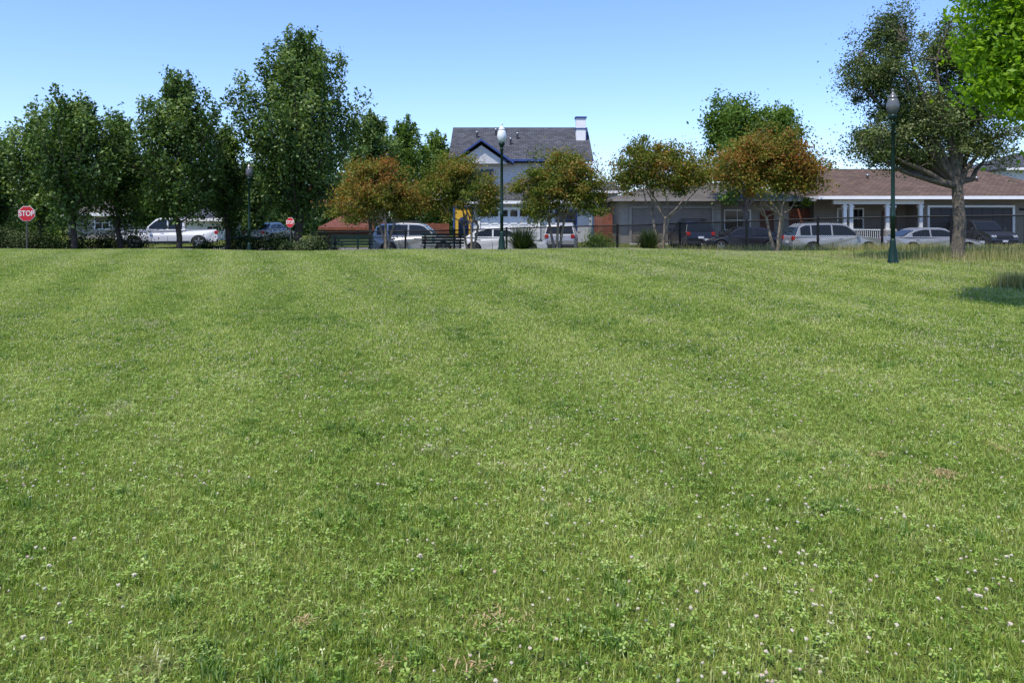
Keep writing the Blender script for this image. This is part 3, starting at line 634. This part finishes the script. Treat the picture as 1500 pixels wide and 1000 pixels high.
# ------------------------------------------------------------------ vehicles
def arc(cx, r, z0, n=9):
    out_ = []
    for k in range(n+1):
        t = math.pi*k/n; out_.append((cx+r*math.cos(t), max(z0, 0.34+r*math.sin(t))))
    return out_
def car(name, x, y, z, rot, kind, pm, rack=False):
    e = empty(name, (x, y, z), rot)
    if kind == 'suv':
        W, wb, rw = 1.86, (-1.36, 1.38), 0.36
        low = [(-2.24, .32), (-2.32, .45), (-2.33, .70), (-2.27, .98), (-2.2, 1.06), (0.98, 1.02), (1.75, .95), (2.12, .84), (2.28, .68), (2.32, .48), (2.25, .28)]
        gh = [(-2.22, 1.03), (-1.98, 1.50), (-1.72, 1.64), (-.6, 1.68), (0.15, 1.65), (0.40, 1.58), (1.10, 1.0)]
        cuts = [(-1.95, -1.45), (-1.38, -.42), (-.34, .78)]
    elif kind == 'pickup':
        W, wb, rw = 1.95, (-1.7, 1.75), 0.39
        low = [(-2.7, .42), (-2.75, .55), (-2.72, 1.05), (-2.7, 1.1), (1.2, 1.12), (2.2, 1.08), (2.6, 1.0), (2.72, .8), (2.75, .5), (2.65, .34)]
        gh = [(-1.0, 1.1), (-.86, 1.68), (-.7, 1.78), (.35, 1.79), (.6, 1.72), (1.3, 1.1)]
        cuts = [(-.8, -.05), (.03, 1.0)]
    else:
        W, wb, rw = 1.80, (-1.38, 1.40), 0.33
        low = [(-2.24, .30), (-2.32, .45), (-2.32, .80), (-2.22, .97), (-1.6, 1.0), (1.0, .93), (1.75, .83), (2.15, .70), (2.3, .52), (2.3, .40), (2.24, .22)]
        gh = [(-1.95, .96), (-1.15, 1.34), (-.75, 1.43), (.05, 1.44), (.35, 1.39), (1.25, .92)]
        cuts = [(-1.35, -.48), (-.40, .80)]
    zs = 0.24 if kind != 'pickup' else 0.34
    poly = low+[(wb[1]+rw+.07, zs)]+arc(wb[1], rw+.06, zs)+[(wb[0]+rw+.07, zs)]+arc(wb[0], rw+.06, zs)+[(wb[0]-rw-.07, zs)]
    half = max(q[0] for q in low)
    def yw(px_, pz):
        t = max(0, (abs(px_)-half*0.72)/(half*0.28)); k = 1-0.13*t*t
        k *= 1-0.03*max(0, (0.6-pz))/0.4
        if pz > .75: k *= 1-0.05*(pz-.75)/.3
        return W/2*k
    v = [(a, s*yw(a, b), b) for s in (-1, 1) for a, b in poly]; n = len(poly)
    f = [tuple(range(n)), tuple(range(n, 2*n))]+[(i, (i+1) % n, n+(i+1) % n, n+i) for i in range(n)]
    def solid(nm, v, f, mt, bev):
        me = bpy.data.meshes.new(nm); me.from_pydata(v, [], f)
        bm = bmesh.new(); bm.from_mesh(me); bmesh.ops.recalc_face_normals(bm, faces=bm.faces); bm.to_mesh(me); bm.free()
        me.materials.append(mt); ob = bpy.data.objects.new(nm, me); link(ob, e)
        b = ob.modifiers.new('b', 'BEVEL'); b.width = bev; b.segments = 3; b.limit_method = 'ANGLE'; b.angle_limit = math.radians(35)
        return ob
    solid('body', v, f, pm, 0.03)
    zb, zt = gh[0][1], max(q[1] for q in gh)
    def gy(pz): return W/2*0.925-0.17*(pz-zb)/(zt-zb)
    v = [(a, s*gy(b), b-(0.06 if i in (0, len(gh)-1) else 0)) for s in (-1, 1) for i, (a, b) in enumerate(gh)]; n = len(gh)
    f = [tuple(range(n)), tuple(range(n, 2*n))]+[(i, (i+1) % n, n+(i+1) % n, n+i) for i in range(n)]
    solid('cabin', v, f, pm, 0.03)
    gx = [q[0] for q in gh]; gzv = [q[1] for q in gh]
    def top_at(px_): return float(np.interp(px_, gx, gzv))
    v = []; f = []
    for s in (-1, 1):
        for (a, b) in cuts:
            cols = [a+(b-a)*k/6 for k in range(7)]; zlo = zb+0.05
            base = len(v)
            for c_ in cols:
                zh = max(zlo+0.01, min(top_at(c_)-0.09, zt-0.10)); v += [(c_, s*(gy(zlo)+.006), zlo), (c_, s*(gy(zh)+.006), zh)]
            f += [(base+2*k, base+2*k+2, base+2*k+3, base+2*k+1) for k in range(6)]
    mk('side_windows', v, f, M_GLASS, e)
    def screen(nm, p, q):
        p = np.array(p); q = np.array(q); dn = q-p; nn = np.array([dn[1], -dn[0]]); nn = nn/np.linalg.norm(nn)
        if nn[0]*(1 if p[0] > 0 else -1) < 0: nn = -nn
        a = p+dn*0.08+nn*.008; b = p+dn*0.93+nn*.008
        mk(nm, [(a[0], -gy(a[1])+.08, a[1]), (a[0], gy(a[1])-.08, a[1]), (b[0], gy(b[1])-.09, b[1]), (b[0], -gy(b[1])+.09, b[1])], [(0, 1, 2, 3)], M_GLASS, e)
    screen('windscreen', gh[-1], gh[-2]); screen('rear_window', gh[0], gh[1])
    for (wx, nm) in ((wb[0], 'rear'), (wb[1], 'front')):
        for s in (-1, 1):
            yo = s*(W/2-0.12)
            lathe('wheel_'+nm, [(rw*.6, -.11), (rw*.93, -.11), (rw, -.07), (rw, .07), (rw*.93, .11), (rw*.6, .11)], M_TYRE, e, 24, (wx, yo, rw), 'Y')
            lathe('rim_'+nm, [(rw*.12, -.04), (rw*.62, -.085), (rw*.66, -.10), (rw*.66, .10), (rw*.62, .085), (rw*.12, .04)], M_PLAST, e, 20, (wx, yo, rw), 'Y')
            sv = []; sf = []
            for k in range(5):
                t = k*2*math.pi/5+.3; c_, sn = math.cos(t), math.sin(t); w_ = .035; b = len(sv)
                for yy in (yo+s*.09, yo+s*.115):
                    for (r_, q_) in ((.03, -w_), (rw*.64, -w_*1.3), (rw*.64, w_*1.3), (.03, w_)): sv.append((wx+r_*c_-q_*sn, yy, rw+r_*sn+q_*c_))
                sf += [(b, b+1, b+2, b+3), (b+4, b+5, b+6, b+7)]+[(b+i, b+(i+1) % 4, b+4+(i+1) % 4, b+4+i) for i in range(4)]
            mk('spokes_'+nm, sv, sf, M_RIM, e)
    boxes('underbody', [(-half+.25, half-.25, -W/2+.24, W/2-.24, zs-.02, .8)], M_PLAST, e)
    xf, xr = max(q[0] for q in low), min(q[0] for q in low)
    hz = .70 if kind != 'pickup' else .85; yl = W/2*.87
    boxes('headlights', [(xf-.22, xf-.02, s*yl-(.32 if s > 0 else -.02), s*yl+(-.02 if s > 0 else .32), hz-.06, hz+.07) for s in (-1, 1)], M_HEAD, e, bevel=.02)
    boxes('grille', [(xf-.10, xf+.012, -.5, .5, hz-.14, hz+.05), (xf-.12, xf+.015, -.65, .65, .30, .42)], M_PLAST, e, bevel=.01)
    tz = .95 if kind != 'sedan' else .80
    boxes('tail_lights', [(xr-.012, xr+.2, s*yl-(.2 if s > 0 else -.0), s*yl+(.0 if s > 0 else .2), tz-.12, tz+.08) for s in (-1, 1)], M_TAIL, e, bevel=.02)
    boxes('plates', [(xr-.025, xr+.02, -.16, .16, .66, .78), (xf-.01, xf+.028, -.16, .16, .38, .48)], M_PLATE, e)
    boxes('rear_bumper', [(xr-.03, xr+.15, -W/2*.84, W/2*.84, .34, .50)], M_PLAST, e, bevel=.02)
    boxes('mirrors', [(gh[-1][0]-.35, gh[-1][0]-.22, s*(W/2+.08)-.08, s*(W/2+.08)+.08, zb+.02, zb+.17) for s in (-1, 1)], pm, e, bevel=.03)
    boxes('door_handles', [((a+b)/2-.3, (a+b)/2-.12, s*(W/2-.02)-.018, s*(W/2-.02)+.018, zb-.14, zb-.11) for s in (-1, 1) for (a, b) in cuts[-2:]], M_RIM, e)
    boxes('door_seams', [(b+.02, b+.032, s*(W/2)-.004, s*(W/2)+.004, zs+.08, .75) for s in (-1, 1) for (a, b) in cuts[-2:]], M_PLAST, e)
    boxes('sill', [(wb[0]+rw+.1, wb[1]-rw-.1, s*(W/2)-.02, s*(W/2)+.012, zs, zs+.10) for s in (-1, 1)], M_PLAST, e)
    if kind == 'suv':
        boxes('roof_rails', [(-1.5, .1, s*(W/2-.27)-.02, s*(W/2-.27)+.02, zt+.0, zt+.05) for s in (-1, 1)], M_PLAST, e, bevel=.01)
    if rack:
        boxes('roof_rack', [(-1.2, -1.15, -.62, .62, zt+.052, zt+.09), (-.3, -.25, -.62, .62, zt+.052, zt+.09), (-1.4, 0, -.58, .58, zt+.092, zt+.12)], M_PLAST, e)
    if kind == 'pickup':
        boxes('bed', [(-2.6, -1.1, -.8, .8, 1.06, 1.125)], M_PLAST, e)
    return e
car('parked_suv', 16.2, 39.6, RZ, 0.0, 'suv', P_SILV)
car('parked_sedan', 21.3, 39.9, RZ, 0.0, 'sedan', P_SILV)
car('parked_suv', BX(1435, 48), 48, -0.15, -math.pi/2+0.05, 'suv', P_GRAY)
car('parked_suv', BX(1011, 47), 47, -0.2, math.pi/2+0.04, 'suv', P_BLACK, rack=True)
car('parked_suv', BX(612, 40), 40, RZ, 0.0, 'suv', P_SILV, rack=True)
car('parked_sedan', BX(735, 40), 40, RZ, 0.0, 'sedan', P_WHITE)
car('parked_suv', BX(822, 45), 45, RZ, math.pi/2-0.1, 'suv', P_SILV)
car('pickup_truck', BX(240, 46), 46.6, -0.16, math.radians(200), 'pickup', P_WHITE)
car('parked_sedan', BX(395, 54), 54, -0.1, math.radians(80), 'sedan', P_SILV)
car('parked_sedan', BX(1085, 45), 44.8, RZ, math.pi, 'sedan', P_DARK)

# ------------------------------------------------------------------ lawn (instanced turf)
def turf(name, size, n, wmin, wmax, hmin, hmax, clover=60, round_=False, mat=None, leanm=0.5):
    if round_:
        a_ = R.rand(n)*6.283; r_ = size*np.abs(R.normal(size=n))*.4; bx0 = np.cos(a_)*r_; by0 = np.sin(a_)*r_
    else:
        bx0 = (R.rand(n)-.5)*size; by0 = (R.rand(n)-.5)*size
    az = R.rand(n)*6.283; h = hmin+(hmax-hmin)*R.rand(n)**1.4; w = wmin+(wmax-wmin)*R.rand(n)
    lean = np.abs(R.normal(size=n))*leanm+0.15; lean = np.minimum(lean, 1.35)
    d = np.stack([np.cos(az), np.sin(az), 0*az], 1)
    fa = az+math.pi/2+R.normal(size=n)*0.6; s = np.stack([np.cos(fa), np.sin(fa), 0*fa], 1)*(w/2)[:, None]
    b = np.stack([bx0, by0, 0*bx0-0.005], 1)
    mid = b+d*(h*np.sin(lean)*.38)[:, None]; mid[:, 2] += h*np.cos(lean)*.62
    tip = b+d*(h*np.sin(lean)*1.0)[:, None]; tip[:, 2] += h*np.cos(lean*1.15)*.98
    V = np.concatenate([b-s, b+s, mid-s*.85, mid+s*.85, tip]).reshape(5, n, 3).transpose(1, 0, 2).reshape(-1, 3)
    tot = 5*n
    idx = np.arange(n)*5
    q = np.stack([idx, idx+1, idx+3, idx+2], 1); t = np.stack([idx+2, idx+3, idx+4], 1)
    cf = []; cv = []
    for k in range(clover):
        c = np.array([(R.rand()-.5)*size, (R.rand()-.5)*size, 0.03+R.rand()*0.025]); r = 0.0055+R.rand()*0.0055; a0 = R.rand()*6.28; tl = R.normal(size=2)*.25
        for j in range(3):
            a = a0+j*2.094; b_ = tot+len(cv)
            for (rr, da) in ((0.1, 0), (0.9, -.5), (1.7, -.28), (1.7, .28), (.9, .5)):
                x_, y_ = rr*r*math.cos(a+da), rr*r*math.sin(a+da); cv.append((c[0]+x_, c[1]+y_, c[2]+x_*tl[0]+y_*tl[1]))
            cf.append(tuple(range(b_, b_+5)))
    me = bpy.data.meshes.new(name)
    allv = np.concatenate([V, np.array(cv)]) if cv else V
    me.from_pydata(allv.tolist(), [], q.tolist()+t.tolist()+cf); me.materials.append(mat or M_BLADE); me.materials.append(M_CLOV)
    mi = np.zeros(len(q)+len(t)+len(cf), np.int32); mi[len(q)+len(t):] = 1
    me.polygons.foreach_set('material_index', mi)
    return bpy.data.objects.new(name, me)
def coll(name, objs):
    c = bpy.data.collections.new(name)
    for ob in objs: c.objects.link(ob)
    return c
def scatter(name, P, rot, scl, collection):
    """P (n,2); pieces are laid on the slope"""
    z = gz(P[:, 0], P[:, 1]); dzy = (gz(P[:, 0], P[:, 1]+.1)-gz(P[:, 0], P[:, 1]-.1))/.2; dzx = (gz(P[:, 0]+.1, P[:, 1])-gz(P[:, 0]-.1, P[:, 1]))/.2
    eu = np.array([((Matrix.Rotation(math.atan(b_), 3, 'X') @ Matrix.Rotation(-math.atan(a_), 3, 'Y')) @ Matrix.Rotation(r_, 3, 'Z')).to_euler('XYZ')[:] for a_, b_, r_ in zip(dzx, dzy, rot)], np.float32)
    me = bpy.data.meshes.new(name); n = len(P)
    me.vertices.add(n); me.vertices.foreach_set('co', np.column_stack([P, z]).astype(np.float32).ravel())
    a = me.attributes.new('rotv', 'FLOAT_VECTOR', 'POINT'); a.data.foreach_set('vector', eu.ravel())
    a = me.attributes.new('scl', 'FLOAT', 'POINT'); a.data.foreach_set('value', np.asarray(scl, np.float32))
    ob = bpy.data.objects.new(name, me); link(ob)
    ng = bpy.data.node_groups.new(name, 'GeometryNodeTree')
    ng.interface.new_socket('Geometry', in_out='INPUT', socket_type='NodeSocketGeometry'); ng.interface.new_socket('Geometry', in_out='OUTPUT', socket_type='NodeSocketGeometry')
    gi = ng.nodes.new('NodeGroupInput'); go = ng.nodes.new('NodeGroupOutput')
    ci = ng.nodes.new('GeometryNodeCollectionInfo'); ci.inputs['Collection'].default_value = collection
    ci.inputs['Separate Children'].default_value = True; ci.inputs['Reset Children'].default_value = True
    ip = ng.nodes.new('GeometryNodeInstanceOnPoints'); ip.inputs['Pick Instance'].default_value = True
    r_ = ng.nodes.new('GeometryNodeInputNamedAttribute'); r_.data_type = 'FLOAT_VECTOR'; r_.inputs['Name'].default_value = 'rotv'
    s_ = ng.nodes.new('GeometryNodeInputNamedAttribute'); s_.data_type = 'FLOAT'; s_.inputs['Name'].default_value = 'scl'
    er = ng.nodes.new('FunctionNodeEulerToRotation')
    L = ng.links.new
    L(gi.outputs[0], ip.inputs['Points']); L(ci.outputs[0], ip.inputs['Instance'])
    L(r_.outputs['Attribute'], er.inputs[0]); L(er.outputs[0], ip.inputs['Rotation']); L(s_.outputs['Attribute'], ip.inputs['Scale'])
    L(ip.outputs[0], go.inputs[0])
    md = ob.modifiers.new('scatter', 'NODES'); md.node_group = ng
    return ob
near = coll('turf_near', [turf('turf_near_%d' % i, 0.62, 3400, .0026, .0052, .018, .060, 150) for i in range(8)])
mid_ = coll('turf_mid', [turf('turf_mid_%d' % i, 0.95, 3700, .005, .009, .020, .060, 90) for i in range(6)])
far = coll('turf_far', [turf('turf_far_%d' % i, 0.95, 2000, .009, .015, .022, .062, 0) for i in range(5)])
def gridpts(y0, n, sp, m0=1.4):
    P = []
    for j in range(n):
        y = y0+(j+.5)*sp; w = int((0.66*(y+sp)+m0)/sp)+1
        for i in range(-w, w): P.append(((i+.5)*sp, y))
    return np.array(P)
Y0 = 1.2; n1 = 12; Y1 = Y0+n1*.56; n2_ = 10; Y2 = Y1+n2_*.88; n3 = 15
for P, c_ in ((gridpts(Y0, n1, .56), near), (gridpts(Y1, n2_, .88), mid_), (gridpts(Y2, n3, .88), far)):
    scatter('lawn_grass', P, R.randint(4, size=len(P))*math.pi/2, 0.97+0.06*R.rand(len(P)), c_)
# coarse darker tufts
ct = coll('coarse_tufts', [turf('tuft_%d' % i, .075+.02*i, 60, .003, .006, .035, .085, 0, True, M_TUFT, .42) for i in range(4)])
P = []
for _ in range(8500):
    y_ = 1.6+15*R.rand()**.8; x_ = (R.rand()*2-1)*(.66*y_+1.2)
    if noise.noise(Vector((x_*1.3, y_*1.3, 5)))*.8+.10 > R.rand()*.95: P.append((x_, y_))
P = np.array(P); scatter('coarse_grass_tufts', P, R.rand(len(P))*6.283, .6+.6*R.rand(len(P)), ct)

# clover blossoms
m, nt, out = newmat('clover_blossom'); geo = N(nt, 'ShaderNodeNewGeometry')
p = N(nt, 'ShaderNodeBsdfPrincipled'); p.inputs['Roughness'].default_value = 0.9; p.inputs['Specular IOR Level'].default_value = .1
c = ramp(nt, noisen(nt, geo.outputs['Position'], 9, 2), [(0.3, (0.50, 0.45, 0.30)), (0.5, (0.52, 0.45, 0.34)), (0.7, (0.42, 0.29, 0.21))])
nt.links.new(c, p.inputs['Base Color']); nt.links.new(p.outputs[0], out.inputs[0]); M_BLOS = m
def blossom(name, r, h):
    bm = bmesh.new(); bmesh.ops.create_icosphere(bm, subdivisions=2, radius=r)
    for v in bm.verts:
        v.co *= 0.55+0.75*random.random(); v.co.z = v.co.z*0.85+h
    for f_ in bm.faces: f_.material_index = 0
    b = [bm.verts.new(q) for q in ((-.001, 0, 0), (.001, 0, 0), (.001, 0, h), (-.001, 0, h))]; ff = bm.faces.new(b); ff.material_index = 1
    me = bpy.data.meshes.new(name); bm.to_mesh(me); bm.free(); me.materials.append(M_BLOS); me.materials.append(M_BLADE)
    return bpy.data.objects.new(name, me)
bc = coll('clover_heads', [blossom('blossom_a', .0070, .044), blossom('blossom_b', .0058, .036), blossom('blossom_c', .0076, .052)])
P = []
tries = 150000
yy = 1.5+27*R.rand(tries)**0.60; xr_ = (R.rand(tries)*2-1)*(0.66*yy+1.5)
for x_, y_ in zip(xr_, yy):
    v = noise.noise(Vector((x_*0.55, y_*0.35, 3.3)))*0.4+noise.noise(Vector((x_*2.2, y_*1.8, 9.1)))*0.5
    bias = 0.20+0.15*min(1, max(-1, x_/8))
    if R.rand() < max(0, v+bias)*0.95: P.append((x_, y_))
P = np.array(P)
scatter('clover_blossoms', P, R.rand(len(P))*6.283, 0.55+0.65*R.rand(len(P)), bc)

# dry clippings lying on the lawn
V = []; T = []
def gp(px, py):
    y_ = 3.0
    for _ in range(30): y_ = (EYE-g(BX(px, y_), y_)-0.05)*F/(py-320)
    return BX(px, y_), y_
for (px, py, w_, l_, n) in [(1385, 690, .07, .06, 240), (1340, 702, .16, .05, 90), (1292, 663, .06, .04, 90), (1300, 712, .12, .04, 60), (1460, 650, .05, .08, 80), (447, 903, .03, .03, 35), (720, 898, .14, .06, 80), (690, 968, .06, .03, 45), (565, 968, .05, .03, 30), (425, 548, .12, .10, 90), (510, 546, .1, .1, 60), (600, 540, .15, .15, 60)]:
    cx, cy = gp(px, py)
    for k in range(n):
        x_, y_ = cx+R.normal()*w_*.6, cy+R.normal()*l_*.8; z_ = g(x_, y_)+0.03+R.rand()*.02
        a = R.rand()*6.28; L = .004+R.rand()*.010; dd = np.array([math.cos(a)*L, math.sin(a)*L, R.normal()*.005]); s_ = np.array([-math.sin(a), math.cos(a), 0])*.0018
        c_ = np.array([x_, y_, z_]); V += [c_-dd-s_, c_-dd+s_, c_+dd+s_, c_+dd-s_]; T.append(.5+R.rand()*.5)
M_STRAW = leafmat('straw', [(0.0, (0.28, 0.20, 0.10)), (0.7, (0.42, 0.29, 0.14)), (1.0, (0.55, 0.42, 0.24))], 0.2, 0.0)
link(bpy.data.objects.new('dry_grass_clippings', fastmesh('dry_grass_clippings', np.array(V), 4, M_STRAW, np.array(T))))

# tall weeds by the fence and right border
def weeds(name, pts, hmin, hmax, tmean):
    n = len(pts); az = R.rand(n)*6.283; h = hmin+(hmax-hmin)*R.rand(n); ln_ = np.abs(R.normal(size=n))*.35
    d = np.stack([np.cos(az)*np.sin(ln_), np.sin(az)*np.sin(ln_), np.cos(ln_)], 1)*h[:, None]; s = np.stack([-np.sin(az), np.cos(az), 0*az], 1)*.006
    b = np.column_stack([pts, gz(pts[:, 0], pts[:, 1])-.02])
    V = np.stack([b-s, b+s, b+d+s*.3, b+d-s*.3], 1).reshape(-1, 3)
    link(bpy.data.objects.new(name, fastmesh(name, V, 4, L_DRY, np.clip(tmean+R.normal(size=n)*.22, 0, 1))))
pts = []
for _ in range(60000):
    t = R.rand()*(len(FP)-1); i = int(t); u = t-i; x_ = FP[i][0]+(FP[i+1][0]-FP[i][0])*u; y_ = FP[i][1]+(FP[i+1][1]-FP[i][1])*u
    y_ -= abs(R.normal())*1.3-.2
    if noise.noise(Vector((x_*.5, y_*.8, 0)))+.3 > R.rand()*.7-0.15*(x_ > 8) and (x_ > 2 or R.rand() < .25): pts.append((x_, y_))
for (cx, cy, rx, ry, n) in [(11.6, 15.6, 1.2, .7, 5000), (15.5, 18, 2.6, 1.4, 9000), (9.75, 15.2, .35, .25, 900), (14, 22.5, 3.5, 1.6, 9000)]:
    q = R.normal(size=(n, 2))*np.array([rx, ry])*.6+np.array([cx, cy]); pts += [tuple(a) for a in q]
weeds('tall_dry_grass', np.array(pts), .10, .34, .58)

# ------------------------------------------------------------------ camera, sky, sun
cam = bpy.data.cameras.new('camera'); cam.sensor_width = 36; cam.lens = F/1500*36; cam.shift_y = -0.12; cam.clip_end = 5000; cam.clip_start = 0.05
co = bpy.data.objects.new('camera', cam); scene.collection.objects.link(co); co.location = (0, 0, EYE); co.rotation_euler = (math.pi/2, 0, 0); scene.camera = co
el = math.radians(62); sdir = Vector((-0.45, -0.70, 0)).normalized()*math.cos(el)+Vector((0, 0, math.sin(el)))
sl = bpy.data.lights.new('sun', 'SUN'); sl.energy = 5.0; sl.angle = math.radians(.53); sl.color = (1, .95, .86)
so = bpy.data.objects.new('sun', sl); scene.collection.objects.link(so); so.rotation_euler = sdir.to_track_quat('Z', 'Y').to_euler(); so.location = (0, 0, 30)
w = bpy.data.worlds.new('World'); scene.world = w; w.use_nodes = True; nt = w.node_tree; nt.nodes.clear()
sk = nt.nodes.new('ShaderNodeTexSky'); sk.sky_type = 'NISHITA'; sk.sun_disc = False; sk.sun_elevation = el; sk.sun_rotation = math.atan2(sdir.x, sdir.y)
sk.altitude = 300; sk.air_density = 1.1; sk.dust_density = 0.3; sk.ozone_density = 2.2
tint = nt.nodes.new('ShaderNodeMix'); tint.data_type = 'RGBA'; tint.blend_type = 'MULTIPLY'; tint.inputs[0].default_value = 1; tint.inputs[7].default_value = (1.06, 1.22, 1.70, 1)
bg = nt.nodes.new('ShaderNodeBackground'); bg.inputs[1].default_value = 0.145; ow = nt.nodes.new('ShaderNodeOutputWorld')
nt.links.new(sk.outputs[0], tint.inputs[6]); nt.links.new(tint.outputs[2], bg.inputs[0]); nt.links.new(bg.outputs[0], ow.inputs[0])
scene.view_settings.view_transform = 'Standard'; scene.view_settings.look = 'None'; scene.view_settings.exposure = 0
